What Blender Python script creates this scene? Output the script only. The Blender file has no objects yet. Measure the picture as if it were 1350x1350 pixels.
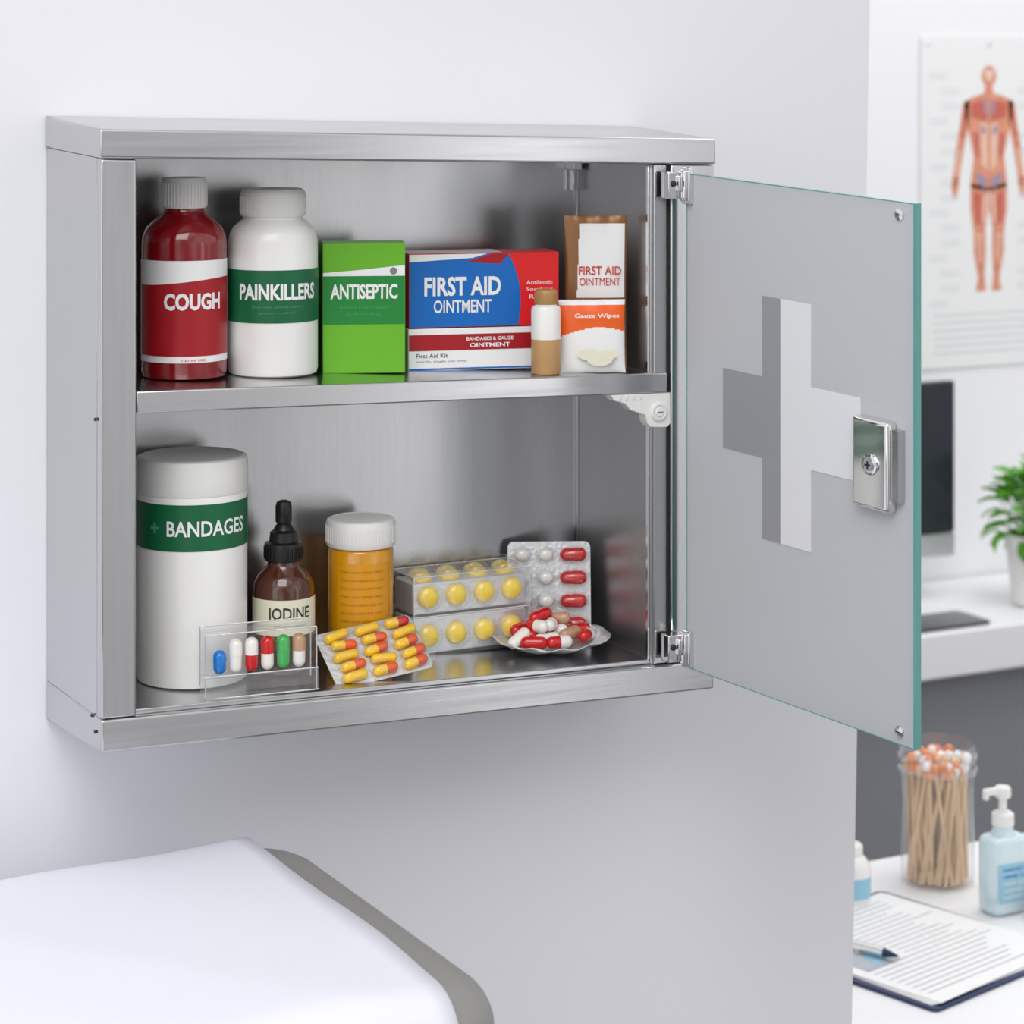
import bpy, math, random
from mathutils import Matrix, Vector
random.seed(7)
scene = bpy.context.scene
scene.view_settings.view_transform = 'Standard'
T = Matrix.Translation
def R(a, ax): return Matrix.Rotation(math.radians(a), 4, ax)
def S(x, y, z): return Matrix.Diagonal((x, y, z, 1))

# ------------------------------------------------------------------ materials
def srgb(r, g, b):
    f = lambda c: (c/255/12.92) if c/255 <= .04045 else ((c/255+.055)/1.055)**2.4
    return (f(r), f(g), f(b), 1)
def mat(name, col, rough=.5, metal=0., coat=0., noise=0., nscale=20, bump=0., bscale=60, stretch=(1,1,1), trans=0., rvar=0., emis=0.):
    m = bpy.data.materials.new(name); m.use_nodes = True
    nt = m.node_tree; N = nt.nodes; L = nt.links
    b = N['Principled BSDF']
    b.inputs['Base Color'].default_value = col
    b.inputs['Roughness'].default_value = rough
    b.inputs['Metallic'].default_value = metal
    b.inputs['Coat Weight'].default_value = coat
    b.inputs['Coat Roughness'].default_value = .08
    b.inputs['Transmission Weight'].default_value = trans
    tc = N.new('ShaderNodeTexCoord'); mp = N.new('ShaderNodeMapping')
    mp.inputs['Scale'].default_value = stretch
    L.new(tc.outputs['Object'], mp.inputs['Vector'])
    if noise > 0 or rvar > 0:
        n = N.new('ShaderNodeTexNoise'); n.inputs['Scale'].default_value = nscale
        n.inputs['Detail'].default_value = 4
        L.new(mp.outputs[0], n.inputs['Vector'])
        if noise > 0:
            mr = N.new('ShaderNodeMapRange'); mr.inputs[1].default_value = .25; mr.inputs[2].default_value = .75
            mr.inputs[3].default_value = 1-noise; mr.inputs[4].default_value = 1+noise
            L.new(n.outputs['Fac'], mr.inputs[0])
            mx = N.new('ShaderNodeVectorMath'); mx.operation = 'SCALE'
            mx.inputs[0].default_value = col[:3]
            L.new(mr.outputs[0], mx.inputs['Scale']); L.new(mx.outputs[0], b.inputs['Base Color'])
        if rvar > 0:
            mr = N.new('ShaderNodeMapRange'); mr.inputs[1].default_value = .3; mr.inputs[2].default_value = .7
            mr.inputs[3].default_value = rough-rvar; mr.inputs[4].default_value = rough+rvar
            L.new(n.outputs['Fac'], mr.inputs[0]); L.new(mr.outputs[0], b.inputs['Roughness'])
    if bump > 0:
        n = N.new('ShaderNodeTexNoise'); n.inputs['Scale'].default_value = bscale
        L.new(mp.outputs[0], n.inputs['Vector'])
        bp = N.new('ShaderNodeBump'); bp.inputs['Strength'].default_value = bump
        bp.inputs['Distance'].default_value = .002
        L.new(n.outputs['Fac'], bp.inputs['Height']); L.new(bp.outputs[0], b.inputs['Normal'])
    return m
def clear(name, tint=(.985,.99,.992), rough=.05, body=.06, lo=.04, hi=.55):
    m = bpy.data.materials.new(name); m.use_nodes = True
    nt = m.node_tree; N = nt.nodes; L = nt.links; N.clear()
    o = N.new('ShaderNodeOutputMaterial'); t = N.new('ShaderNodeBsdfTransparent'); g = N.new('ShaderNodeBsdfGlossy')
    d = N.new('ShaderNodeBsdfDiffuse'); f = N.new('ShaderNodeLayerWeight'); f.inputs[0].default_value = .5
    pw = N.new('ShaderNodeMath'); pw.operation='POWER'; pw.inputs[1].default_value=3.5
    mr = N.new('ShaderNodeMapRange'); mr.inputs[3].default_value=lo; mr.inputs[4].default_value=hi
    L.new(f.outputs['Facing'], pw.inputs[0]); L.new(pw.outputs[0], mr.inputs[0])
    t.inputs[0].default_value = (*tint, 1); g.inputs['Roughness'].default_value = rough
    d.inputs[0].default_value = (.92, .93, .95, 1)
    m1 = N.new('ShaderNodeMixShader'); m1.inputs[0].default_value = body
    m2 = N.new('ShaderNodeMixShader')
    L.new(t.outputs[0], m1.inputs[1]); L.new(d.outputs[0], m1.inputs[2])
    L.new(mr.outputs[0], m2.inputs[0]); L.new(m1.outputs[0], m2.inputs[1]); L.new(g.outputs[0], m2.inputs[2])
    L.new(m2.outputs[0], o.inputs[0]); return m

M_wall = mat('wall_paint', srgb(232,232,237), .7, noise=.012, nscale=3, bump=.05, bscale=180)
M_wall2 = mat('far_wall_paint', srgb(240,240,243), .8)
M_floor = mat('floor_vinyl', srgb(125,126,132), .4, noise=.05, nscale=5)
M_steel = mat('brushed_steel', (.58,.58,.59,1), .2, 1, noise=.03, nscale=9, bump=.012, bscale=60, stretch=(1,1,30), rvar=.04)
M_steelv = mat('brushed_steel_vertical', (.58,.58,.59,1), .2, 1, noise=.03, nscale=9, bump=.012, bscale=60, stretch=(30,30,1), rvar=.04)
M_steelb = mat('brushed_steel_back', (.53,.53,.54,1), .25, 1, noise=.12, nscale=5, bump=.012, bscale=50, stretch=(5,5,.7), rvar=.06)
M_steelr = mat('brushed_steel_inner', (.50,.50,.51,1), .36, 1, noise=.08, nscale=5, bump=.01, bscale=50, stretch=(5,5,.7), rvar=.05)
M_chrome = mat('chrome', (.78,.78,.79,1), .1, 1)
M_dark = mat('dark_gap', (.02,.02,.02,1), .6)
M_rubber = mat('black_rubber', (.008,.008,.009,1), .35)
M_white = mat('white_plastic', srgb(238,237,234), .3, coat=.2)
M_white2 = mat('white_cap_plastic', srgb(232,231,228), .4)
M_red = mat('red_syrup_bottle', (.23,.004,.008,1), .12, coat=.6)
M_redlab = mat('red_label', srgb(165,12,28), .4)
M_redbox = mat('red_print', srgb(222,28,30), .35)
M_green = mat('green_label', srgb(4,98,58), .4)
M_green2 = mat('green_print', srgb(24,132,52), .4)
M_lime = mat('lime_print', srgb(104,180,34), .4)
M_paper = mat('paper_white', srgb(238,238,238), .5)
M_cream = mat('cream_label', srgb(232,228,205), .5)
M_blue = mat('blue_print', srgb(6,104,190), .35)
M_orange = mat('orange_print', srgb(240,98,22), .4)
M_brown = mat('brown_foil', srgb(140,98,62), .35, metal=.4)
M_tan = mat('tan_plastic', srgb(196,152,104), .35)
M_tan2 = mat('tan_cap', srgb(176,134,84), .4)
M_amber = mat('amber_glass', (.075,.014,.004,1), .08, coat=.8)
M_pillb = mat('orange_pill_bottle', srgb(230,158,18), .12, coat=.8, noise=.12, nscale=50, trans=.2)
M_pilll = mat('orange_label', srgb(218,150,18), .3)
M_pillt = mat('orange_ink', srgb(180,106,10), .4)
M_grtext = mat('grey_ink', srgb(120,125,130), .6)
M_blktext = mat('black_ink', srgb(45,50,50), .6)
M_redtext = mat('red_ink', srgb(200,50,35), .6)
M_gdtext = mat('green_ink', srgb(70,160,100), .6)
M_clear = clear('clear_plastic', body=.08, rough=.08)
M_clear2 = clear('clear_blister', body=.03, rough=.06)
M_glass = clear('clear_glass', (.97,.98,.985), .03, .07, .07, .75)
M_foil = mat('blister_foil', (.74,.75,.77,1), .32, .55, bump=.3, bscale=300)
M_pill_y = mat('yellow_pill', srgb(252,216,60), .4)
M_cy = mat('capsule_yellow', srgb(250,200,30), .2, coat=.4)
M_co = mat('capsule_orange', srgb(235,90,20), .2, coat=.4)
M_cr = mat('capsule_red', srgb(200,20,20), .2, coat=.4)
M_cw = mat('capsule_white', srgb(238,234,228), .25, coat=.4)
M_cg = mat('capsule_green', srgb(70,175,90), .2, coat=.4)
M_cb = mat('capsule_blue', srgb(20,120,205), .2, coat=.4)
M_ct = mat('capsule_tan', srgb(190,150,120), .3, coat=.4)
M_teal = mat('glass_edge_teal', srgb(95,160,155), .15, coat=.5)
M_sheet = mat('paper_sheet', srgb(232,232,242), .8, bump=.35, bscale=12)
M_vinyl = mat('grey_vinyl', srgb(146,144,141), .45, bump=.06, bscale=300)
M_desk = mat('white_laminate', srgb(238,238,241), .35)
M_grey = mat('grey_panel', srgb(138,139,144), .5)
M_navy = mat('navy_clipboard', srgb(28,44,84), .4)
M_screen = mat('monitor_black', srgb(38,42,52), .2)
M_alu = mat('aluminium', (.7,.71,.73,1), .35, 1)
M_leaf = mat('leaf_green', srgb(92,165,40), .45, noise=.35, nscale=15)
M_wood = mat('stick_wood', srgb(226,190,146), .6, noise=.12, nscale=30)
M_swab = mat('swab_tip_orange', srgb(232,150,98), .6, noise=.2, nscale=40)
M_gel = mat('sanitizer_gel', srgb(206,226,231), .12, coat=.6)
M_gell = mat('sanitizer_label', srgb(150,200,222), .4)
M_soil = mat('soil', srgb(60,45,35), .9)

def frosted(name, col, tr):
    m = mat(name, col, .3); N = m.node_tree.nodes; L = m.node_tree.links
    b = N['Principled BSDF']; o = N['Material Output']
    t = N.new('ShaderNodeBsdfTranslucent'); t.inputs[0].default_value = col
    x = N.new('ShaderNodeMixShader'); x.inputs[0].default_value = tr
    L.new(b.outputs[0], x.inputs[1]); L.new(t.outputs[0], x.inputs[2]); L.new(x.outputs[0], o.inputs[0])
    return m
M_frost = frosted('frosted_glass', srgb(212,214,218), .3)
M_crossd = frosted('cross_painted_view_dark', srgb(166,168,175), .2)  # dark half: dimmer view through the clear glass cross, painted in as colour
M_crossl = frosted('cross_painted_view_light', srgb(246,247,250), .25)  # light half: brighter view through the same clear glass, also painted in

# ------------------------------------------------------------------ builder
def empty(name, loc=(0,0,0), rz=0):
    e = bpy.data.objects.new(name, None); scene.collection.objects.link(e)
    e.empty_display_size = .02
    e.location = loc; e.rotation_euler = (0, 0, math.radians(rz)); return e
_tc = {}
def text_geo(s, bold=.0):
    k = (s, bold)
    if k in _tc: return _tc[k]
    c = bpy.data.curves.new('t', 'FONT'); c.body = s; c.offset = bold; c.resolution_u = 3
    o = bpy.data.objects.new('t', c); scene.collection.objects.link(o)
    bpy.context.view_layer.update()
    me = bpy.data.meshes.new_from_object(o)
    v = [tuple(p.co) for p in me.vertices]; f = [tuple(p.vertices) for p in me.polygons]
    bpy.data.objects.remove(o); bpy.data.meshes.remove(me); bpy.data.curves.remove(c)
    x0 = min(p[0] for p in v); x1 = max(p[0] for p in v); y0 = min(p[1] for p in v); y1 = max(p[1] for p in v)
    v = [((p[0]-x0)/(x1-x0)-.5, (p[1]-y0)/(y1-y0)-.5) for p in v]
    _tc[k] = (v, f); return v, f
class MB:
    def __init__(s): s.v=[]; s.f=[]; s.m=[]; s.mats=[]
    def mi(s, m):
        if m not in s.mats: s.mats.append(m)
        return s.mats.index(m)
    def add(s, vs, fs, m, M=None):
        o = len(s.v)
        for p in vs:
            p = Vector(p); s.v.append(M @ p if M else p)
        for i, f in enumerate(fs):
            s.f.append([o+j for j in f]); s.m.append(s.mi(m[i] if isinstance(m, list) else m))
        return s
    def hexa(s, p, m, M=None):   # p: bottom 4 ccw, top 4 ccw
        return s.add(p, [(3,2,1,0),(4,5,6,7),(0,1,5,4),(1,2,6,5),(2,3,7,6),(3,0,4,7)], m, M)
    def box(s, x0,x1,y0,y1,z0,z1, m, M=None):
        return s.hexa([(x0,y0,z0),(x1,y0,z0),(x1,y1,z0),(x0,y1,z0),(x0,y0,z1),(x1,y0,z1),(x1,y1,z1),(x0,y1,z1)], m, M)
    def quad(s, a,b,c,d, m, M=None): return s.add([a,b,c,d],[(0,1,2,3)],m,M)
    def lathe(s, prof, m, seg=64, M=None, caps=(True,True)):
        vs=[]; fs=[]; ms=[]
        n = len(prof)
        for r,z in prof:
            for i in range(seg):
                a = 2*math.pi*i/seg; vs.append((r*math.cos(a), r*math.sin(a), z))
        for k in range(n-1):
            mm = m[k] if isinstance(m, list) else m
            for i in range(seg):
                j=(i+1)%seg; fs.append((k*seg+i,k*seg+j,(k+1)*seg+j,(k+1)*seg+i)); ms.append(mm)
        if caps[0]: fs.append(tuple(range(seg))[::-1]); ms.append(m[0] if isinstance(m,list) else m)
        if caps[1]: fs.append(tuple((n-1)*seg+i for i in range(seg))); ms.append(m[-1] if isinstance(m,list) else m)
        return s.add(vs, fs, ms, M)
    def band(s, r, z0, z1, m, a0=0, a1=360, seg=72, M=None):
        vs=[]; fs=[]
        for i in range(seg+1):
            d = a0+(a1-a0)*i/seg; a = math.radians(d)
            zz0 = z0(d) if callable(z0) else z0; zz1 = z1(d) if callable(z1) else z1
            vs += [(r*math.cos(a),r*math.sin(a),zz0),(r*math.cos(a),r*math.sin(a),zz1)]
        for i in range(seg): fs.append((2*i,2*i+2,2*i+3,2*i+1))
        return s.add(vs, fs, m, M)
    def ctext(s, t, r, az, z, w, h, m, bold=.0, M=None):
        v,f = text_geo(t, bold)
        vs=[(r*math.cos(math.radians(az)+p[0]*w/r), r*math.sin(math.radians(az)+p[0]*w/r), z+p[1]*h) for p in v]
        return s.add(vs, f, m, M)
    def ftext(s, t, x, z, w, h, y, m, bold=.0, M=None):
        v,f = text_geo(t, bold)
        return s.add([(x+p[0]*w, y, z+p[1]*h) for p in v], f, m, M)
    def fpoly(s, pts, y, m, M=None):
        return s.add([(p[0],y,p[1]) for p in pts], [tuple(range(len(pts)))], m, M)
    def tube(s, p0, p1, r0, r1, m, seg=10):
        p0=Vector(p0); p1=Vector(p1); d=p1-p0
        q = d.to_track_quat('Z','Y').to_matrix().to_4x4()
        return s.lathe([(r0,0),(r1,d.length)], m, seg, T(p0) @ q)
    def sphere(s, c, r, m, M=None, a=16, b=10, lo=-90, hi=90):
        if not hasattr(r,'__len__'): r=(r,r,r)
        prof=[]
        for i in range(b+1):
            t=math.radians(lo+(hi-lo)*i/b); prof.append((max(math.cos(t),1e-4), math.sin(t)))
        MM = T(c) @ S(*r)
        return s.lathe(prof, m, a, (M @ MM) if M else MM, caps=(False,False))
    def capsule(s, M, r, L, mA, mB, seg=14):
        prof=[]; ms=[]
        h=L/2-r
        for i in range(6):
            t=math.radians(-90+90*i/5); prof.append((max(r*math.cos(t),1e-5), -h+r*math.sin(t)))
        k=len(prof); prof.append((r,0)); prof.append((r*1.05,0))
        for i in range(6):
            t=math.radians(90*i/5); prof.append((max(r*1.05*math.cos(t),1e-5), h+r*math.sin(t)))
        ms=[mA]*(k+1)+[mB]*(len(prof)-1-k-1)
        return s.lathe(prof, ms, seg, M, caps=(False,False))
    def build(s, name, parent=None, bevel=0, smooth=True, angle=35, inv=None, bseg=2):
        me = bpy.data.meshes.new(name)
        me.from_pydata([tuple(p) for p in s.v], [], s.f)
        for m in s.mats: me.materials.append(m)
        for i,p in enumerate(me.polygons): p.material_index = s.m[i]; p.use_smooth = smooth
        me.update()
        if smooth: me.set_sharp_from_angle(angle=math.radians(angle))
        o = bpy.data.objects.new(name, me); scene.collection.objects.link(o)
        if parent:
            o.parent = parent
            if inv: o.matrix_parent_inverse = T(-Vector(inv))
        if bevel:
            b = o.modifiers.new('bevel','BEVEL'); b.width=bevel; b.segments=bseg; b.limit_method='ANGLE'
        return o
def rslab(mb, x0,x1,y0,y1,z0,z1, Rc, r, m, n=8, rn=6, bottom=True):
    def ring(ins, z):
        out=[]; rc=max(Rc-ins,1e-4)
        for cx,cy,a0 in ((x1-Rc,y1-Rc,0),(x0+Rc,y1-Rc,90),(x0+Rc,y0+Rc,180),(x1-Rc,y0+Rc,270)):
            for i in range(n+1):
                a=math.radians(a0+90*i/n); out.append((cx+rc*math.cos(a), cy+rc*math.sin(a), z))
        return out
    rings=[]
    if bottom:
        for i in range(rn+1):
            t=math.radians(90*i/rn); rings.append(ring(r*(1-math.sin(t)), z0+r*(1-math.cos(t))))
    else: rings.append(ring(0,z0))
    for i in range(rn+1):
        t=math.radians(90*i/rn); rings.append(ring(r*(1-math.cos(t)), z1-r*(1-math.sin(t))))
    k=len(rings[0]); vs=[p for q in rings for p in q]; fs=[]
    for a in range(len(rings)-1):
        for i in range(k):
            j=(i+1)%k; fs.append((a*k+i,a*k+j,(a+1)*k+j,(a+1)*k+i))
    fs.append(tuple(range(k))[::-1]); fs.append(tuple((len(rings)-1)*k+i for i in range(k)))
    mb.add(vs,fs,m)

# ------------------------------------------------------------------ room
mb=MB(); mb.hexa([(-2.6,0,0),(.568,0,0),(.568,.12,0),(-2.6,.12,0),(-2.6,0,2.8),(.628,0,2.8),(.628,.12,2.8),(-2.6,.12,2.8)], M_wall); mb.build('wall_front', smooth=False)
mb=MB(); mb.box(-2.6,4,1.46,1.56,0,2.8,M_wall2); mb.build('wall_back', smooth=False)
mb=MB(); mb.box(-2.6,4,-3.2,1.56,-.05,0,M_floor); mb.build('floor', smooth=False)

# ------------------------------------------------------------------ cabinet
K=.028
CL=(.2,-.05,1.28)
cab=empty('medicine_cabinet', CL)
def P(x,y,z): return (x,y,z-K*x)
def cb(mb,x0,x1,y0,y1,z0,z1,m,bz0=0,bz1=0):
    mb.hexa([P(x0,y0,z0),P(x1,y0,z0),P(x1,y1,z0+bz0),P(x0,y1,z0+bz0),P(x0,y0,z1),P(x1,y0,z1),P(x1,y1,z1+bz1),P(x0,y1,z1+bz1)],m)
W=.4053; ZT=1.4618; ZB=1.1121
def part(name, fn, bevel=.0008, **k):
    mb=MB(); fn(mb); return mb.build(name, cab, bevel=bevel, inv=CL, **k)
part('top_lid', lambda b: cb(b,-.0008,W+.0008,-.1038,-.0005,ZT-.0165,ZT,M_steel,0.003,.0055), .0014, bseg=3)
part('base', lambda b: cb(b,0,W,-.1034,-.0005,ZB,ZB+.0184,M_steel,-.005,0), .0014, bseg=3)
part('left_side', lambda b: (cb(b,.0004,.003,-.094,-.0005,ZB+.0184,ZT-.0165,M_steelv,0,.003), cb(b,.0004,.003,-.0987,-.0946,ZB+.0184,ZT-.0165,M_steelv)), .0004)
part('left_post', lambda b: cb(b,0,.0208,-.103,-.0988,ZB+.0188,ZT-.0169,M_steelv), .0012, bseg=3)
part('back_panel', lambda b: cb(b,.003,.39,-.004,-.001,ZB+.01,ZT-.01,M_steelb), 0)
part('right_side', lambda b: (cb(b,.361,.4045,-.0985,-.0005,ZB+.0184,ZT-.0165,M_steelr), cb(b,.3625,.3715,-.1005,-.0985,ZB+.0188,ZT-.0169,M_steelv)), .0005)
part('right_post', lambda b: cb(b,.3735,W,-.103,-.0985,ZB+.0188,ZT-.0169,M_steelv), .001)
part('interior_floor', lambda b: cb(b,.003,.361,-.098,-.004,ZB+.0184,1.1335,M_steel), .0005)
part('shelf', lambda b: (cb(b,.003,.361,-.0975,-.004,1.3117,1.3137,M_steel), cb(b,.0212,.3712,-.1022,-.0975,1.3015,1.3140,M_steel)), .0009)
part('interior_trim', lambda b: (cb(b,.3596,.3610,-.0065,-.004,1.1335,1.444,M_steel), cb(b,.3596,.361,-.0975,-.095,1.1335,1.444,M_chrome), cb(b,.004,.361,-.006,-.004,1.3137,1.3145,M_steel),
      cb(b,.004,.361,-.006,-.004,1.1335,1.1343,M_steel), cb(b,.352,.358,-.016,-.004,1.438,1.4445,M_steel), cb(b,.3548,.3556,-.010,-.006,1.424,1.438,M_chrome)), .0003)
part('joint_gaps', lambda b: (cb(b,.002,.0205,-.1026,-.0985,ZT-.0169,ZT-.0165,M_dark), cb(b,.002,.0205,-.1026,-.0985,ZB+.0184,ZB+.0188,M_dark),
      cb(b,.3716,.3734,-.0995,-.0985,ZB+.0188,ZT-.0169,M_dark), cb(b,.0006,.0028,-.0946,-.094,ZB+.0188,ZT-.0169,M_dark)), 0)
def brk(b):
    prof=[(.3305,1.3012),(.3590,1.3012),(.3735,1.3012),(.3740,1.2820),(.3715,1.2795),(.3595,1.2800),(.3570,1.2825),(.3555,1.2880),(.3500,1.2895),(.3445,1.2915),(.3410,1.2955),(.3330,1.2975)]
    n=len(prof); ya,yb=-.1015,-.0925
    v=[P(x,ya,z) for x,z in prof]+[P(x,yb,z) for x,z in prof]
    b.add(v,[tuple(range(n))[::-1],tuple(range(n,2*n))]+[(i,(i+1)%n,n+(i+1)%n,n+i) for i in range(n)],M_white)
    cb(b,.346,.3605,-.0925,-.03,1.296,1.3115,M_white)
    for k in range(4): cb(b,.336+k*.005,.3375+k*.005,-.1022,-.1014,1.2975,1.3005,M_white2)
def brk2(b):
    c=T(P(.3650,-.1015,1.2895))@R(90,'X')
    b.lathe([(.0058,0),(.0056,.0016),(.0046,.0019),(.0042,.0012)],M_white2,28,c)
    b.lathe([(.0028,.0006),(.0026,.0024)],M_white,20,c)
    b.box(-.002,.002,-.0004,.0004,.0024,.0026,M_grtext,c)
part('shelf_bracket', brk, .0008)
part('shelf_bracket_knob', brk2, 0)
def scr(b):
    for y,z in ((-.088,1.130),(-.094,1.122),(-.094,1.298)):
        b.lathe([(.0011,0),(.0009,.0008)],M_dark,12,T((-.0002,y,z))@R(-90,'Y'))
part('side_screws', scr, 0)
hx,hy=.3787,-.1129; ux,uy=.1818,-.9833; nx,ny=-.9833,-.1818
def Dp(s,z,n): return (hx+s*ux+n*nx, hy+s*uy+n*ny, 1.2745+z-.0545*s)
def dbox(b,s0,s1,z0,z1,n0,n1,m):
    b.hexa([Dp(s0,z0,n1),Dp(s1,z0,n1),Dp(s1,z0,n0),Dp(s0,z0,n0),Dp(s0,z1,n1),Dp(s1,z1,n1),Dp(s1,z1,n0),Dp(s0,z1,n0)],m)
L=.1925; HZ=.155
part('door_glass', lambda b: dbox(b,0.0008,L-.0016,-HZ+.0006,HZ-.0006,-.0045,0,M_frost), 0)
def edg(b):
    dbox(b,L-.0016,L,-HZ,HZ,-.0046,.0001,M_teal); dbox(b,0,L-.0016,HZ-.0006,HZ,-.0046,.0001,M_teal)
    dbox(b,0,L-.0016,-HZ,-HZ+.0006,-.0046,.0001,M_teal); dbox(b,0,.0008,-HZ+.0006,HZ-.0006,-.0046,.0001,M_teal)
part('door_glass_edges', edg, 0)
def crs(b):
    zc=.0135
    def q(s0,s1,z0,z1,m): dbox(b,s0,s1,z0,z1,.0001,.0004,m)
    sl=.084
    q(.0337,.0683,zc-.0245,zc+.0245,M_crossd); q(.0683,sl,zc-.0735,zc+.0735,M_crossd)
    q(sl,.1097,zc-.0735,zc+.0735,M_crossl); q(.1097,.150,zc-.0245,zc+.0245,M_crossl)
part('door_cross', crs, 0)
part('lock_plate', lambda b: dbox(b,.150,.179,-.026+.003,.026+.003,.0002,.0085,M_chrome), .0025, bseg=4)
def lock2(b):
    q=Matrix(((ux,0,nx,0),(uy,0,ny,0),(0,1,0,0),(0,0,0,1)))
    c=T(Dp(.1655,.003,.0085))
    b.lathe([(.0062,0),(.0060,.0014),(.0048,.0018),(.0046,.0010)],M_chrome,28,c@q)
    b.lathe([(.0036,.0008),(.0034,.0024)],M_alu,24,c@q)
    b.box(-.0022,.0022,-.0005,.0005,.0022,.0027,M_dark,c@q)
    b.box(-.0005,.0005,-.0022,.0022,.0022,.0027,M_dark,c@q)
    dbox(b,.179,.1845,-.019+.003,.022+.003,-.002,.006,M_steel)
    for s,z in ((.1805,.1475),(.1805,-.1475)):
        cc=T(Dp(s,z,0))
        b.lathe([(.0036,0),(.0034,.001),(.002,.0016)],M_chrome,20,cc@q)
        b.box(-.002,.002,-.0003,.0003,.0016,.0018,M_dark,cc@q)
part('lock_cylinder', lock2, 0)
def hng(b):
    for zc in (.1475,-.1425):
        dbox(b,-.001,.0065,zc-.0115,zc+.0115,.0002,.0035,M_chrome)
        dbox(b,.0022,.0045,zc-.0095,zc+.0095,.0035,.0055,M_chrome)
        z=1.2745+zc
        b.box(.3655,.3805,-.1130,-.1034,z-.0085,z+.0085,M_chrome)
        b.box(.3715,.3775,-.1155,-.1125,z-.004,z+.006,M_chrome)
        b.lathe([(.003,-.010),(.003,.010)],M_chrome,16,T((.3775,-.1125,z)))
        b.lathe([(.0021,0),(.0019,.0012)],M_dark,12,T((.369,-.1130,z+.001))@R(90,'X'))
part('hinges', hng, .0008)

# ------------------------------------------------------------------ shelf items
SZ=1.3141
def place(name,x,y,base,rz=0): return empty(name,(x,y,base-K*x),rz)
FZ=1.1341
e=place('cough_syrup_bottle',.0725,-.040,SZ)
b=MB(); r=.0253
b.lathe([(.021,0),(.0245,.001),(r,.004),(r,.079),(.0247,.084),(.0225,.089),(.018,.0935),(.0135,.0965),(.0122,.099),(.0122,.103)],M_red,72)
b.build('bottle_body',e)
b=MB(); prof=[(.0132,.1005),(.0136,.102),(.0136,.116),(.0128,.1184)]
b.lathe(prof,M_white2,64)
for i in range(40):
    a=i*9; b.box(.0134,.0139,-.0004,.0004,.102,.1155,M_white2,R(a,'Z'))
b.build('cap',e)
b=MB(); 
b.band(r+.0002,.0106,.0705,M_paper,-200,20)
b.band(r+.0004,.0145,lambda d:.0580+.0022*math.sin(math.radians((d+110)*1.2)),M_redlab,-185,-30)
b.ctext('COUGH',r+.0007,-97,.0465,.0365,.0100,M_paper,.04)
b.ctext('100 ml 20G',r+.0007,-97,.0122,.015,.0014,M_redtext)
b.build('label',e)
e=place('painkiller_bottle',.1295,-.040,SZ)
b=MB(); r=.0272
b.lathe([(.024,0),(.0265,.0012),(r,.004),(r,.080),(.0262,.085),(.0238,.0895),(.0195,.093),(.018,.094),(.018,.098)],M_white,72)
b.build('bottle_body',e)
b=MB(); b.lathe([(.0192,.0955),(.0199,.097),(.0199,.1085),(.0192,.1105),(.0175,.112)],M_white2,72)
for i in range(60): b.box(.0197,.0202,-.0004,.0004,.0975,.1075,M_white2,R(i*6,'Z'))
b.build('cap',e)
b=MB(); b.band(r+.0003,.033,.0645,M_green,-200,-10)
b.ctext('PAINKILLERS',r+.0006,-104,.0515,.052,.0098,M_paper,.035)
b.ctext('Ibuprofen 200mg tablets',r+.0006,-106,.0425,.032,.0018,M_gdtext)
b.ctext('pain relief',r+.0006,-106,.039,.022,.0016,M_gdtext)
b.build('label',e)
def carton(name,x,y,z,rz,w,d,h,m):
    e=empty(name,(x,y,z),rz)
    b=MB(); b.box(-w/2,w/2,-d/2,d/2,0,h,m); b.build('carton',e,bevel=.0006)
    return e
w,d,h=.0505,.026,.0795
e=carton('antiseptic_box',.1885,-.042,SZ-K*.1885,-22,w,d,h,M_lime)
b=MB(); y=-d/2-.0002
b.fpoly([(-w/2+.0003,.030),(w/2-.0003,.030),(w/2-.0003,.060),(-w/2+.0003,.0615)],y,M_green2)
b.fpoly([(-w/2+.0003,.0595),(w/2-.0003,.0595),(w/2-.0003,.066),(-.005,.063),(-w/2+.0003,.0615)],y-.0001,M_paper)
b.ftext('ANTISEPTIC',0,.050,.041,.0092,y-.0003,M_paper,.03)
b.ftext('Alcohol Free Solution',0,.0405,.030,.0022,y-.0003,M_gdtext)
b.ftext('50 ML TOPICAL',0,.036,.022,.0018,y-.0003,M_gdtext)
b.lathe([(.0022,0),(.0022,.0001)],M_grtext,16,T((.018,y-.0002,.0625))@R(90,'X'))
b.build('print',e)
w,d,h=.0800,.030,.0262
e=carton('gauze_carton',.2605,-.040,SZ-K*.2605,-14,w,d,h,M_paper)
b=MB(); y=-d/2-.0002
b.fpoly([(-w/2+.0003,.0125),(w/2-.0003,.0125),(w/2-.0003,.0225),(-w/2+.0003,.0225)],y,M_redlab)
b.fpoly([(-w/2+.0003,.0006),(w/2-.0003,.0006),(w/2-.0003,.0016),(-w/2+.0003,.0016)],y,M_blue)
b.ftext('BANDAGES & GAUZE',.012,.0195,.030,.0022,y-.0002,M_paper,.02)
b.ftext('OINTMENT',.012,.0155,.026,.0026,y-.0002,M_paper,.02)
b.ftext('First Aid Kit',-.025,.0095,.020,.0026,y-.0002,M_blktext)
b.ftext('sterile, single use only',-.019,.0058,.032,.0015,y-.0002,M_grtext)
b.build('print',e)
w,d,h=.0965,.030,.046
e=carton('first_aid_carton',.2690,-.0415,SZ-K*.266+.0270,-14,w,d,h,M_redbox)
b=MB(); y=-d/2-.0002
pts=[(-w/2+.0003,.0003),(.0215,.0003)]+[(.0215+.006*math.sin(t/10*math.pi*.55)-.012*(t/10)**2,.0003+(h-.001)*t/10) for t in range(1,11)]+[(-w/2+.0003,h-.0007)]
b.fpoly(pts,y,M_blue)
b.fpoly([(-.012,h-.0055),(.005,h-.0005),(.016,h-.0005),(.010,h-.007)],y-.0001,M_redlab)
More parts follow.
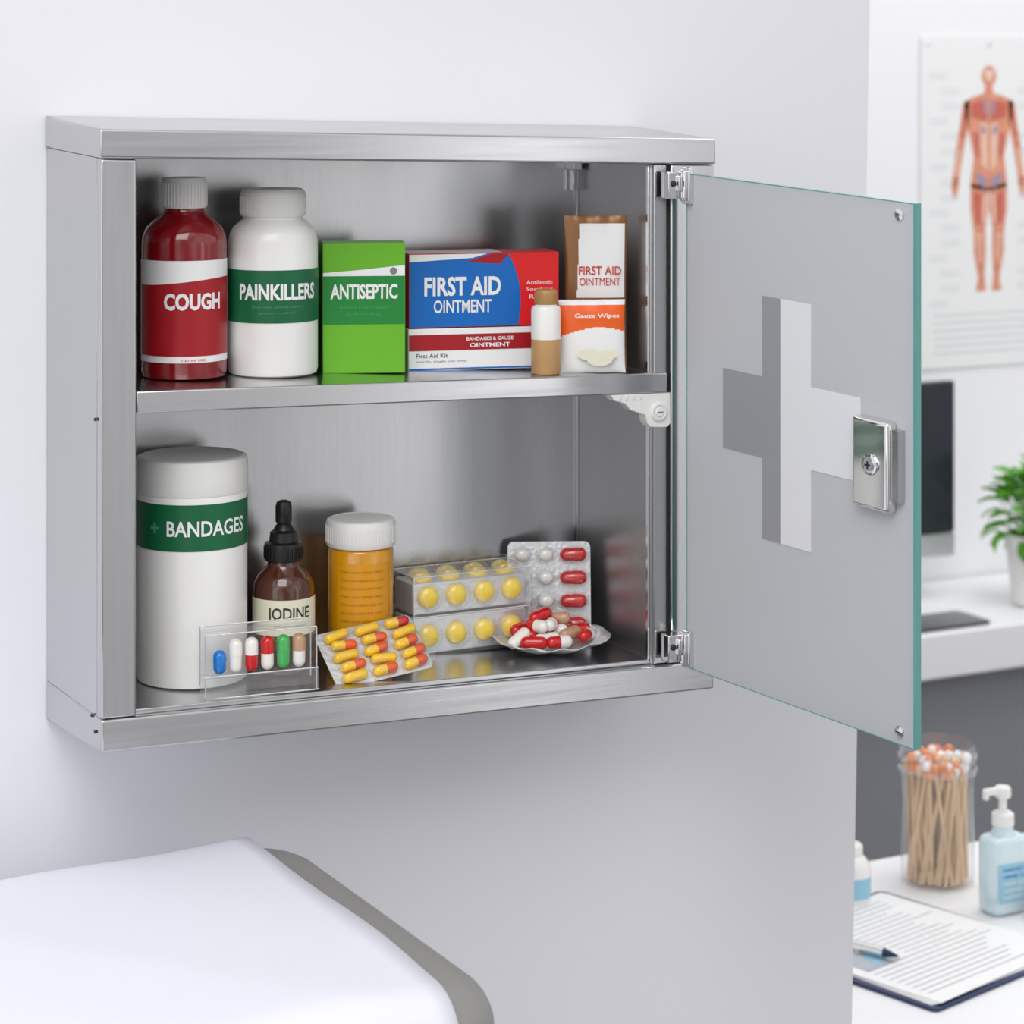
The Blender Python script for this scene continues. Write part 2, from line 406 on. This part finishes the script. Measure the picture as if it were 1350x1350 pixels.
b.fpoly([(-w/2+.0003,h-.005),(-.008,h-.003),(.002,h-.0004),(-w/2+.0003,h-.0004)],y-.0001,M_paper)
b.ftext('FIRST AID',-.014,.0255,.049,.0120,y-.0003,M_paper,.03)
b.ftext('OINTMENT',-.014,.0130,.037,.0082,y-.0003,M_paper,.014)
for i,t in enumerate(('Antibiotic','Soothing','Relief')): b.ftext(t,.0355,.027-.0045*i,.013 if i==2 else .017,.0026,y-.0003,M_paper)
b.add([(-w/2+.0005,-d/2+.0005,h+.0002),(.012,-d/2+.0005,h+.0002),(.012,d/2-.0005,h+.0002),(-w/2+.0005,d/2-.0005,h+.0002)],[(0,1,2,3)],M_paper)
b.build('print',e)
e=place('roll_on_bottle',.2935,-.0850,SZ)
b=MB(); b.lathe([(.0085,0),(.0092,.001),(.0092,.0215)],M_tan,48); b.build('tinted_base',e)
b=MB(); b.lathe([(.0093,.0215),(.0093,.0395),(.0086,.0415),(.0066,.0425),(.0066,.0435)],M_white,48); b.build('sleeve',e)
b=MB(); b.lathe([(.0068,.043),(.0070,.0435),(.0070,.0505),(.0062,.052),(.003,.0525)],M_tan2,40)
for i in range(24): b.box(.0068,.0073,-.0003,.0003,.044,.050,M_tan2,R(i*15,'Z'))
b.build('cap',e)
def pillow(name,w,h,t,x,y,z,rz,mfun,tilt=0,n=24):
    e=empty(name,(x,y,z),rz); vs=[];fs=[];ms=[]
    for side in (-1,1):
        for j in range(n+1):
            for i in range(n+1):
                u=i/n*2-1; v=j/n*2-1
                th=t*max(0,(1-abs(u)**3)*(1-abs(v)**3))**.6
                cr=.0007*math.sin(u*9+v*4)*(abs(v)**3)
                vs.append((u*w/2*(1-.03*(1-v*v)), side*(th+.0003)+cr, (v+1)/2*h))
    m1=(n+1)**2
    for sd in (0,1):
        for j in range(n):
            for i in range(n):
                a=sd*m1+j*(n+1)+i; f=(a,a+1,a+n+2,a+n+1); fs.append(f if sd==0 else f[::-1]); ms.append(mfun((i+.5)/n,(j+.5)/n))
    b=MB(); b.add(vs,fs,ms,R(tilt,'X')); b.build('pouch',e,angle=60); return e
def om(u,v):
    if v>.93: return M_paper
    if v>.50+.12*math.sin(u*2.6): return M_orange
    return M_paper
e=pillow('antiseptic_wipe_pouch',.042,.0455,.0045,.3245,-.0885,SZ-K*.33,-22,om,-3,56)
b=MB(); b.ftext('Gauze Wipes',.002,.036,.028,.0035,-.0078,M_paper,.02)
for cx,cz,rr in ((.004,.009,.006),(-.003,.012,.005),(.010,.012,.004)):
    b.fpoly([(cx+rr*1.4*math.cos(t*.52),cz+rr*.7*math.sin(t*.52)) for t in range(12)],-.0062-.0001*cx*100,M_cream)
b.build('print',e)
def ob(u,v):
    if v>.955 or v<.04: return M_brown
    if u<.14+.1*v or u>.965: return M_brown
    if .40<v<.46: return M_brown
    return M_paper
e=pillow('ointment_pouch',.0400,.097,.0035,.3375,-.0700,SZ-K*.338,-25,ob,0,60)
b=MB()
b.ftext('FIRST AID',.0025,.0625,.027,.0055,-.0042,M_redtext,.01)
b.ftext('OINTMENT',.0025,.0555,.026,.0050,-.0042,M_redtext,.0)
b.build('print',e)

# ------------------------------------------------------------------ floor items
e=place('bandage_jar',.0775,-.040,FZ)
b=MB(); r=.0328
b.lathe([(.030,0),(.0322,.0012),(r,.005),(r,.112),(.0318,.1145)],M_white,96); b.build('jar_body',e)
b=MB(); b.lathe([(.0330,.1125),(.0334,.1135),(.0334,.1305),(.0325,.1325),(.0305,.1333),(.029,.1328)],M_white2,96); b.build('lid',e)
b=MB(); b.band(r+.0003,.0813,.1085,M_green,-210,0,96)
b.ctext('BANDAGES',r+.0006,-92,.0945,.052,.0092,M_paper,.02)
b.ctext('+',r+.0006,-151,.0945,.0065,.0065,M_gdtext,.03)
b.build('label',e)
e=place('iodine_dropper_bottle',.1365,-.040,FZ)
b=MB(); r=.0187
b.lathe([(.0165,0),(.018,.001),(r,.003),(r,.050),(.0178,.0545),(.015,.059),(.0105,.063),(.0098,.065),(.0098,.070)],M_amber,64); b.build('bottle_body',e)
b=MB(); b.lathe([(.0112,.0665),(.0118,.0675),(.0118,.0755),(.0115,.077),(.0088,.078),(.0082,.0835),(.0062,.085)],M_rubber,48)
b.lathe([(.0062,.085),(.0052,.087),(.0040,.0885),(.0050,.090),(.0050,.099),(.0042,.1018),(.002,.1028)],M_rubber,40)
for i in range(30): b.box(.0116,.0122,-.0004,.0004,.068,.075,M_rubber,R(i*12,'Z'))
b.build('dropper_cap',e)
b=MB(); b.band(r+.0003,.024,.0455,M_cream,-200,-20,64)
b.ctext('IODINE',r+.0006,-100,.0375,.0265,.0072,M_blktext,.015)
b.ctext('antiseptic solution',r+.0006,-100,.030,.020,.0016,M_grtext)
b.build('label',e)
e=place('pill_bottle',.1905,-.034,FZ)
b=MB(); r=.0203
b.lathe([(.018,0),(.0198,.001),(r,.003),(r,.0690),(.019,.071),(.0175,.072),(.0175,.075)],M_pillb,64); b.build('bottle_body',e)
b=MB(); b.lathe([(.0210,.0715),(.0216,.0725),(.0216,.0855),(.0208,.0875),(.0190,.0882),(.0182,.0876)],M_white2,72)
for i in range(60): b.box(.0214,.0219,-.0005,.0005,.074,.084,M_white2,R(i*6,'Z'))
b.build('cap',e)
b=MB(); b.band(r+.0003,.014,.063,M_pilll,-160,-60,48)
for i in range(9): b.ctext('Take one tablet daily with food'[:22+i%3*3],r+.0009,-112,.058-.005*i,.028,.0018,M_pillt)
b.build('label',e)

# clear box of round yellow tablets
e=empty('tablet_blister_box',(.2655,-.0235,FZ-K*.2655),0)
w,d,h=.082,.032,.050
b=MB(); yf,yb,xl,xr=-d/2,d/2,-w/2,w/2
b.quad((xl,yf,0),(xr,yf,0),(xr,yf,h),(xl,yf,h),M_clear); b.quad((xl,yf,h),(xr,yf,h),(xr,yb,h),(xl,yb,h),M_clear)
b.quad((xl,yb,0),(xl,yf,0),(xl,yf,h),(xl,yb,h),M_clear); b.quad((xr,yf,0),(xr,yb,0),(xr,yb,h),(xr,yf,h),M_clear)
b.build('clear_box',e,smooth=False)
b=MB()
for p0,p1 in (((xl,yf,0),(xl,yf,h)),((xr,yf,0),(xr,yf,h)),((xl,yf,h),(xr,yf,h)),((xl,yb,h),(xr,yb,h)),((xl,yf,h),(xl,yb,h)),((xr,yf,h),(xr,yb,h)),((xl,yf,h/2),(xr,yf,h/2)),((xl,yb,0),(xl,yb,h))):
    b.tube(p0,p1,.0004,.0004,M_foil,6)
b.build('box_edges',e)
b=MB(); b.box(xl+.001,xr-.001,yf+.004,yb-.001,.0008,.0235,M_foil); b.box(xl+.001,xr-.001,yf+.004,yb-.001,.0258,h-.0045,M_foil); b.build('foil_trays',e,bevel=.001)
b=MB(); c=MB()
for k in range(4):
    xx=-.0295+k*.0197
    for zz in (.0122,.0365):
        M=T((xx,yf+.0030,zz))@R(90,'X')
        b.sphere((0,0,0),(.0072,.0072,.0040),M_pill_y,M,24,10)
        c.sphere((0,0,.001),(.0092,.0092,.0065),M_clear2,M,24,8,0,90)
    for dx,yy in ((0,-.003),(.004,.010)):
        M=T((xx+dx,yy,h-.0032)); b.sphere((0,0,0),(.0068,.0060,.0036),M_pill_y,M); c.sphere((0,0,.001),(.0088,.0072,.0062),M_clear2,M,20,8,0,90)
b.build('tablets',e); c.build('bubbles',e)

# upright blister of capsules
e=empty('capsule_blister_card',(.3275,-.0275,FZ-K*.3275+.0006),-25)
b=MB(); M0=R(-7,'X')
w=.054; h=.062
bb=MB(); rslab(bb,-w/2,w/2,0,h,-.0006,0,.004,.0002,M_foil)
b.add(bb.v,bb.f,M_foil,M0@R(90,'X'))
b.build('foil_card',e)
b=MB(); c=MB()
for row in range(4):
    z=.0095+row*.0148
    M=M0@T((.0155,-.003,z))@R(90,'Y'); b.capsule(M,.0043,.0175,M_cr,M_cr)
    c.sphere((.0155,-.001,z),(.0105,.0075,.0058),M_clear2,M0,20,10)
    for q in (-.0195,-.0045):
        b.sphere((q+.002,-.003,z),(.0052,.0035,.0043),M_cw,M0,16,8)
        c.sphere((q+.002,-.001,z),(.0068,.0065,.0058),M_clear2,M0,20,10)
b.build('capsules',e); c.build('bubbles',e)

# clear capsule tray (front)
e=empty('capsule_tray',(.1015,-.0855,FZ-K*.1035),-6)
b=MB(); w=.067; x0,x1=-w/2,w/2
b.quad((x0,.0048,0),(x1,.0048,0),(x1,.0048,.0395),(x0,.0048,.0395),M_clear)
b.quad((x0,-.0075,.0115),(x1,-.0075,.0115),(x1,.0048,.0115),(x0,.0048,.0115),M_clear)
b.quad((x0-.001,-.0085,0),(x1+.001,-.0085,0),(x1+.001,-.0075,.0125),(x0-.001,-.0075,.0125),M_clear)
b.quad((x0,-.0078,0),(x0,.0048,0),(x0,.0048,.038),(x0,-.0070,.036),M_clear); b.quad((x1,-.0078,0),(x1,.0048,0),(x1,.0048,.038),(x1,-.0070,.036),M_clear)
b.quad((x0,-.0070,.0365),(x1,-.0070,.0365),(x1,.0048,.0375),(x0,.0048,.0375),M_clear)
b.build('clear_tray',e,smooth=False)
b=MB()
for p0,p1 in (((x0,-.007,.0365),(x1,-.007,.0365)),((x0,.0048,.0395),(x1,.0048,.0395)),((x0-.001,-.0085,0),(x1+.001,-.0085,0)),((x0-.001,-.0076,.0125),(x1+.001,-.0076,.0125)),((x0,-.0072,.0),(x0,-.007,.0365)),((x1,-.0072,.0),(x1,-.007,.0365)),((x0,.0048,.005),(x0,.0048,.0395)),((x1,.0048,.005),(x1,.0048,.0395))):
    b.tube(p0,p1,.0004,.0004,M_foil,6)
b.build('tray_edges',e)
b=MB()
cols=[(M_cb,M_cb),(M_cw,M_cw),(M_cr,M_cw),(M_cw,M_cr),(M_cg,M_cg),(M_cw,M_ct)]
for k,(a,c2) in enumerate(cols):
    hgt=.014 if k==0 else .020
    b.capsule(T((-.0235+k*.0096,-.001,.0122+hgt/2)),.0038,hgt,a,c2)
b.build('capsules',e)

# leaning blister card of yellow/orange capsules
e=empty('yellow_capsule_blister',(.1835,-.0870,FZ-K*.1835+.0006),-4)
tilt=42
M0=R(tilt,'X')@R(8,'Z')
b=MB(); bb=MB(); rslab(bb,-.032,.033,.0,.040,-.0006,0,.004,.0002,M_foil); b.add(bb.v,bb.f,M_foil,M0); b.build('foil_card',e)
b=MB(); b.quad((.033,.004,-.0003),(.0375,.006,-.0003),(.0385,.037,-.0003),(.033,.038,-.0003),M_clear,M0); b.build('clear_flap',e,smooth=False)
b=MB(); c=MB()
for r_ in range(5):
    for k in range(3):
        x=-.0195+k*.0205+(r_%2)*.002; y_=.0050+r_*.0074
        M=M0@T((x,y_,.0024))@R(90,'Y')@R(random.uniform(-10,10),'X')
        b.capsule(M,.0030,.0165,M_cy,random.choice([M_co,M_cy,M_cr,M_co]))
        c.sphere((x,y_,.0008),(.0098,.0035,.0058),M_clear2,M0,16,8,0,90)
b.build('capsules',e); c.build('bubbles',e)

# open curled foil with loose capsules
e=empty('loose_capsule_foil',(.3130,-.0555,FZ-K*.313),-12)
n=20; vs=[];fs=[]
for j in range(n+1):
    for i in range(n+1):
        u=i/n*2-1; v=j/n*2-1
        uu=u*math.sqrt(1-v*v*.3); vv=v*math.sqrt(1-u*u*.3)
        vs.append((.038*uu,.0250*vv,.0012+.0095*abs(uu)**2.2+.005*abs(vv)**3+.0009*math.sin(u*11+v*5)))
for j in range(n):
    for i in range(n):
        a=j*(n+1)+i; fs.append((a,a+1,a+n+2,a+n+1))
b=MB(); b.add(vs,fs,M_foil); o=b.build('foil_tray',e,angle=80)
sm=o.modifiers.new('solid','SOLIDIFY'); sm.thickness=.0005
b=MB()
pl=[(-.022,-.004,.010,20,60,M_cw,M_cw),(-.012,.002,.012,70,80,M_cr,M_cr),(-.004,-.006,.009,10,90,M_cw,M_cw),(.004,.003,.012,-40,85,M_ct,M_cw),(.012,-.003,.011,30,88,M_ct,M_ct),
    (.019,.004,.011,0,85,M_cr,M_cr),(.022,-.006,.010,50,92,M_cr,M_cw),(-.014,-.010,.008,-20,90,M_cr,M_cr),(.002,-.012,.008,5,90,M_cr,M_cw),(-.018,.008,.013,40,90,M_cr,M_cr),
    (-.006,.008,.014,-15,80,M_cr,M_cw),(.010,.010,.012,15,90,M_cw,M_cr),(.0,-.001,.017,60,95,M_cw,M_cr),(-.010,-.003,.017,-60,88,M_cr,M_cw),(-.006,.003,.022,25,80,M_cr,M_cr),(.006,.006,.019,-30,85,M_ct,M_ct)]
for x,y_,z,az,el,a,c2 in pl: b.capsule(T((x,y_,z))@R(az,'Z')@R(el,'Y'),.0039,.0175,a,c2)
b.build('capsules',e)

# ------------------------------------------------------------------ examination couch
e=empty('examination_couch',(-.8,-.2,0))
inv=(-.8,-.2,0)
b=MB(); rslab(b,-1.9,.140,-.350,-.050,.955,1.037,.05,.028,M_vinyl,12,8); b.build('cushion',e,inv=inv,angle=60)
b=MB(); n=160
prof=[]
y0,y1,zt,rr=-.3535,-.0465,1.0405,.030
prof.append((y0,.93))
for i in range(9):
    t=math.radians(90*i/8); prof.append((y0+rr*(1-math.cos(t)), zt-rr*(1-math.sin(t))))
for i in range(1,30): prof.append((y0+rr+(y1-y0-2*rr)*i/30,zt))
for i in range(9):
    t=math.radians(90*(1-i/8)); prof.append((y1-rr*(1-math.cos(t)), zt-rr*(1-math.sin(t))))
prof.append((y1,.94))
vs=[];fs=[];k=len(prof)
for i in range(n+1):
    x=-1.85+(1.952)*i/n
    for j,(y,z) in enumerate(prof):
        zz=z+.0012*math.sin(x*19+y*9)+.0008*math.sin(x*47-y*37)+.0014*math.exp(-((x+.05+.8*(y+.2))*35)**2)+.0012*math.exp(-((x+.22-.5*(y+.2))*40)**2)
        if j==0: y-=.006+.006*math.sin(x*26)
        vs.append((x+(0.0015*math.sin(y*20) if i==n else 0),y,zz))
for i in range(n):
    for j in range(k-1): a=i*k+j; fs.append((a,a+k,a+k+1,a+1))
b.add(vs,fs,M_sheet); o=b.build('sheet',e,inv=inv,angle=80)
sm=o.modifiers.new('solid','SOLIDIFY'); sm.thickness=.001
b=MB(); b.box(-1.85,.09,-.33,-.07,.90,.953,M_grey)
for x in (-1.75,-.02):
    for y in (-.31,-.11): b.box(x,x+.05,y,y+.04,0,.90,M_alu)
b.box(-1.74,.02,-.22,-.18,.25,.29,M_alu)
b.build('frame',e,inv=inv,bevel=.004)

# ------------------------------------------------------------------ near desk
e=empty('side_desk',(1.2,.2,0)); inv=(1.2,.2,0)
b=MB(); b.box(.60,2.0,-.02,.470,.72,.75,M_desk); b.build('desk_top',e,inv=inv,bevel=.003)
b=MB(); b.box(.62,.65,0,.45,0,.72,M_desk); b.box(1.95,1.98,0,.45,0,.72,M_desk); b.box(.65,1.95,.40,.42,.3,.72,M_desk); b.build('desk_legs',e,inv=inv,bevel=.002)
e=empty('swab_jar',(.961,.392,.7502))
b=MB(); b.lathe([(.0325,.002),(.0335,.006),(.0335,.102),(.0315,.106),(.0315,.110)],M_glass,64,caps=(True,False)); 
for z0 in (.100,.112): b.lathe([(.0335,z0),(.0362,z0+.001),(.0362,z0+.0045),(.0335,z0+.0055)],M_glass,64,caps=(False,False))
b.lathe([(.0345,.117),(.0345,.124),(.0330,.1265)],M_glass,64,caps=(False,False)); b.build('glass_jar',e)
b=MB(); c=MB()
for i in range(80):
    a=random.uniform(0,6.28); rr=.028*math.sqrt(random.random()); a2=a+random.uniform(-.9,.9); r2=min(.027,rr+random.uniform(-.006,.006))
    p0=(rr*math.cos(a),rr*math.sin(a),.003); p1=(r2*math.cos(a2),r2*math.sin(a2),random.uniform(.100,.116))
    b.tube(p0,p1,.0019,.0019,M_wood,8); c.sphere(p1,(.0045,.0045,.0055),random.choice([M_swab,M_swab,M_wood,M_paper]),None,10,6)
b.build('sticks',e); c.build('swab_tips',e)
e=empty('sanitizer_pump_bottle',(.962,.300,.7502))
b=MB(); rslab(b,-.0205,.0205,-.0145,.0145,0,.068,.011,.006,M_gel,8,6); b.lathe([(.012,.066),(.009,.073),(.0085,.079)],M_gel,32); b.build('bottle_body',e)
b=MB(); b.lathe([(.0098,.076),(.0098,.086),(.007,.088),(.0035,.089),(.0035,.103)],M_white2,32); b.lathe([(.0065,.100),(.0072,.102),(.0072,.108),(.006,.110)],M_white2,32)
b.box(-.020,.002,-.0028,.0028,.104,.1095,M_white2); b.box(-.021,-.017,-.0025,.0025,.1005,.109,M_white2); b.build('pump_head',e,bevel=.0006)
b=MB(); b.fpoly([(-.0155,.012),(.0155,.012),(.0155,.046),(-.0155,.046)],-.0148,M_gell)
for i in range(5): b.ftext('HAND GEL'[:5+i%4],0,.041-.006*i,.022,.003,-.0151,M_blue if i<2 else M_paper,.01)
b.build('label',e)
e=empty('lotion_bottle',(.852,.372,.7502))
b=MB(); b.lathe([(.015,0),(.016,.002),(.016,.036),(.012,.043),(.009,.045),(.009,.054),(.007,.056)],M_white,40); b.band(.0162,.010,.028,M_gell,-180,0); b.build('bottle_body',e)
e=empty('clipboard',(.829,.262,.7502),15)
b=MB(); rslab(b,-.096,.096,-.105,.105,0,.003,.006,.0008,M_navy); b.build('board',e)
b=MB()
for i in range(4): b.box(-.089,.089,-.1,.094,.0031+.0006*i,.0035+.0006*i,M_paper,R((i-1.5)*1.1,'Z'))
zt=.0057
M_faint=mat('faint_print',srgb(178,184,192),.6)
for i in range(22):
    x0=-.02 if 8<i<13 else -.078
    x1=random.uniform(.04,.078); y=.080-.0078*i
    b.add([(x0,y,zt),(x1,y,zt),(x1,y+.0009,zt),(x0,y+.0009,zt)],[(0,1,2,3)],M_faint)
b.add([(-.076,-.02,zt),(-.032,-.02,zt),(-.032,.012,zt),(-.076,.012,zt)],[(0,1,2,3)],M_faint)
b.add([(-.060,-.016,zt+.0002),(-.040,-.012,zt+.0002),(-.034,.004,zt+.0002),(-.052,.006,zt+.0002)],[(0,1,2,3)],M_gell)
b.build('papers',e)
b=MB(); b.box(-.028,.028,.090,.104,.003,.010,M_chrome); b.tube((-.028,.098,.010),(.028,.098,.010),.0035,.0035,M_chrome); b.build('clip',e,bevel=.001)
e=empty('ballpoint_pen',(.767,.290,.7601),28)
b=MB(); b.tube((-.004,-.055,.001),(.004,.045,.001),.0042,.0042,M_chrome,16); b.tube((.004,.045,.001),(.0055,.062,.001),.0042,.0028,M_navy,16); b.tube((-.004,-.055,.001),(-.005,-.068,.001),.0040,.0008,M_navy,16); b.box(-.001,.001,.0,.04,.005,.0065,M_chrome,R(-4,'Z')); b.build('pen_body',e)
e=empty('cotton_dish',(.990,.262,.7502))
b=MB(); b.lathe([(.012,0),(.02,.003),(.026,.012),(.024,.012),(.018,.004)],M_white,40); b.build('dish',e)
b=MB()
for i in range(14): b.sphere((random.uniform(-.014,.014),random.uniform(-.014,.014),.012+random.uniform(0,.008)),(.007,.006,.005),random.choice([M_tan,M_brown,M_swab]))
b.build('cotton_balls',e)

# ------------------------------------------------------------------ far desk
e=empty('office_desk',(1.7,1.3,0)); inv=(1.7,1.3,0)
b=MB(); b.box(.7,3.2,1.185,1.455,.690,.75,M_desk); b.build('desk_top',e,inv=inv,bevel=.003)
b=MB(); b.box(.72,3.18,1.225,1.25,0,.69,M_grey); b.build('modesty_panel',e,inv=inv)
e=empty('computer_monitor',(1.543,1.350,.7502),0)
b=MB(); b.box(-.20,.175,-.010,.004,.095,.305,M_screen); b.box(-.20,.175,-.011,.004,.062,.095,M_alu); b.build('screen',e,bevel=.003)
b=MB(); b.hexa([(-.045,.004,.002),(.045,.004,.002),(.045,.010,.002),(-.045,.010,.002),(-.035,.004,.12),(.035,.004,.12),(.035,.010,.12),(-.035,.010,.12)],M_alu); b.box(-.07,.07,-.05,.03,0,.004,M_alu); b.build('stand',e,bevel=.001)
e=empty('mouse_pad',(1.56,1.235,.7502),0)
b=MB(); rslab(b,-.11,.11,-.038,.038,0,.004,.01,.001,M_screen); b.build('pad',e)
e=empty('potted_plant',(1.792,1.268,.7502))
b=MB(); b.lathe([(.022,0),(.026,.002),(.036,.098),(.033,.098),(.030,.085)],M_white,48); b.lathe([(.031,.086),(.030,.088)],M_soil,32); b.build('pot',e)
b=MB()
for i in range(110):
    az=random.uniform(0,360); el=random.uniform(5,85); st=random.uniform(.02,.05)+.045*max(0,math.sin(math.radians(el)))**2
    base=Vector((0,0,.09)); d_=Vector((math.cos(math.radians(az))*math.cos(math.radians(el)),math.sin(math.radians(az))*math.cos(math.radians(el)),math.sin(math.radians(el))))
    tip=base+d_*st; b.tube(base,tip,.0009,.0007,M_leaf,5)
    Lf=random.uniform(.022,.036); wf=Lf*.27; vs=[];fs=[]
    for k in range(6):
        t=k/5; ww=wf*math.sin(math.pi*min(1,t*.95+.05))**.8; zz=-.012*t*t
        vs+=[(Lf*t,-ww,zz+.003),(Lf*t,0,zz),(Lf*t,ww,zz+.003)]
    for k in range(5): fs+=[(3*k,3*k+3,3*k+4,3*k+1),(3*k+1,3*k+4,3*k+5,3*k+2)]
    b.add(vs,fs,M_leaf,T(tip)@R(az+random.uniform(-30,30),'Z')@R(-el+random.uniform(10,50),'Y')@R(random.uniform(-40,40),'X'))
b.build('foliage',e,angle=80)
e=empty('anatomy_poster',(1.870,1.4585,1.30))
M_body=mat('poster_muscle',srgb(218,146,118),.6,noise=.2,nscale=60); M_body2=mat('poster_muscle_dark',srgb(200,102,88),.6); M_body3=mat('poster_muscle_light',srgb(234,192,170),.6); M_vein=mat('poster_blue',srgb(160,146,168),.6); M_ptext=mat('poster_text',srgb(214,216,221),.7)
b=MB(); b.box(-.123,.123,-.0015,0,-.245,.235,M_paper); b.build('sheet',e)
b=MB(); sx=.00139; sz=.001108; zt=.193
def pp(pts,m,lv=0,mir=True):
    for sg in ((1,-1) if mir else (1,)):
        b.fpoly([(sg*x*sx, zt-y*sz) for x,y in pts], -.0018-.0002*lv, m)
pp([(10*math.cos(t/12*6.283),14+14*math.sin(t/12*6.283)) for t in range(12)],M_body,1,False)
pp([(0,24),(5,26),(6,36),(20,41),(33,48),(30,70),(25,95),(20,120),(23,145),(24,160),(0,166)],M_body)
pp([(26,44),(34,50),(38,80),(42,105),(46,135),(49,160),(45,176),(40,162),(37,135),(32,105),(27,80)],M_body)
pp([(1,160),(24,155),(24,190),(20,218),(20,245),(14,280),(17,297),(4,297),(6,275),(4,245),(5,215),(1,190)],M_body)
pp([(2,44),(24,50),(22,68),(3,72)],M_body2,2); pp([(2,76),(12,76),(10,130),(2,140)],M_body3,2); pp([(6,80),(11,80),(10,90),(4,90)],M_vein,3)
pp([(3,46),(8,46),(6,62),(2,66)],M_vein,3); pp([(14,90),(20,88),(17,120),(13,122)],M_body2,2)
pp([(3,150),(15,140),(17,150),(6,164)],M_vein,3)
pp([(10,170),(20,165),(18,205),(11,210)],M_body2,2); pp([(4,170),(8,170),(9,205),(6,208)],M_body3,2); pp([(9,222),(17,222),(14,260),(10,262)],M_body3,2); pp([(12,225),(14,225),(12,270),(11,270)],M_body2,3)
pp([(30,60),(34,60),(37,95),(34,95)],M_body2,2); pp([(37,110),(41,110),(45,145),(42,145)],M_body3,2)
pp([(-6,6),(6,6),(4,20),(-4,20)],M_body3,2,False); pp([(-4,8),(-1,8),(-1,11),(-4,11)],M_paper,3,False); pp([(1,8),(4,8),(4,11),(1,11)],M_paper,3,False)
for side in (-1,1):
    for k in range(16):
        x=side*(.070+.02*(k%3==0)); zz=.18-.022*k
        for q in range(2): b.fpoly([(x-.018,zz-.006*q),(x+.016,zz-.006*q),(x+.016,zz-.006*q+.0014),(x-.018,zz-.006*q+.0014)],-.0018,M_ptext)
for k in range(6): b.fpoly([(-.10,-.17-.011*k),(.10,-.17-.011*k),(.10,-.1675-.011*k),(-.10,-.1675-.011*k)],-.0018,M_ptext)
for x in (-.112,0,.112): b.sphere((x,-.002,.225),.003,M_chrome)
b.build('print',e,smooth=False)

# ------------------------------------------------------------------ lights
w=bpy.data.worlds.new('World'); scene.world=w; w.use_nodes=True
nt=w.node_tree; bg=nt.nodes['Background']
tc=nt.nodes.new('ShaderNodeTexCoord'); sp=nt.nodes.new('ShaderNodeSeparateXYZ'); cr=nt.nodes.new('ShaderNodeValToRGB')
nt.links.new(tc.outputs['Generated'],sp.inputs[0]); 
mr=nt.nodes.new('ShaderNodeMapRange'); mr.inputs[1].default_value=-1; mr.inputs[2].default_value=1
nt.links.new(sp.outputs['Z'],mr.inputs[0]); nt.links.new(mr.outputs[0],cr.inputs[0])
cr.color_ramp.elements[0].color=(.66,.66,.68,1); cr.color_ramp.elements[1].color=(1,1,1,1); cr.color_ramp.elements[1].position=.7
nz=nt.nodes.new('ShaderNodeTexNoise'); nz.inputs['Scale'].default_value=2.2; nz.inputs['Detail'].default_value=1
nt.links.new(tc.outputs['Generated'],nz.inputs['Vector'])
m2=nt.nodes.new('ShaderNodeMapRange'); m2.inputs[1].default_value=.35; m2.inputs[2].default_value=.65; m2.inputs[3].default_value=.40; m2.inputs[4].default_value=1.45
nt.links.new(nz.outputs['Fac'],m2.inputs[0])
vm=nt.nodes.new('ShaderNodeVectorMath'); vm.operation='SCALE'
nt.links.new(cr.outputs[0],vm.inputs[0]); nt.links.new(m2.outputs[0],vm.inputs['Scale']); nt.links.new(vm.outputs[0],bg.inputs[0])
bg.inputs[1].default_value=.83
def area(name,loc,tgt,size,en,col=(1,1,1),sy=None):
    l=bpy.data.lights.new(name,'AREA'); l.shape='RECTANGLE'; l.size=size; l.size_y=sy or size; l.energy=en; l.color=col
    o=bpy.data.objects.new(name,l); scene.collection.objects.link(o); o.location=loc
    o.rotation_euler=(Vector(tgt)-Vector(loc)).to_track_quat('-Z','Y').to_euler(); return o
area('far_room_fill',(-.7,-1.5,2.75),(.2,0,1.2),1.3,22)
area('far_room_fill',(1.7,.5,2.7),(1.7,.9,.8),1.2,18)  # extra fill added to brighten the far room
area('added_left_softbox',(-2.3,-1.6,1.6),(.2,0,1.25),1.3,5)  # unseen softbox added for highlights on the steel sides and door
area('added_tall_softbox',(1.80,-3.0,1.15),(.3,0,1.25),.42,2.6,(1,1,1),2.0)  # added softbox strip, mirrored as a bright band in the steel back panel

# ------------------------------------------------------------------ camera
cd=bpy.data.cameras.new('camera'); co=bpy.data.objects.new('camera',cd); scene.collection.objects.link(co); scene.camera=co
cd.sensor_width=36; cd.lens=3296/1350*36
co.location=(-.4494,-1.4488,1.5); co.rotation_euler=(math.radians(90),0,math.radians(-27.8))
cd.shift_y=-(675-80)/1350
cd.clip_start=.02
cd.dof.use_dof=True; cd.dof.focus_distance=1.48; cd.dof.aperture_fstop=14
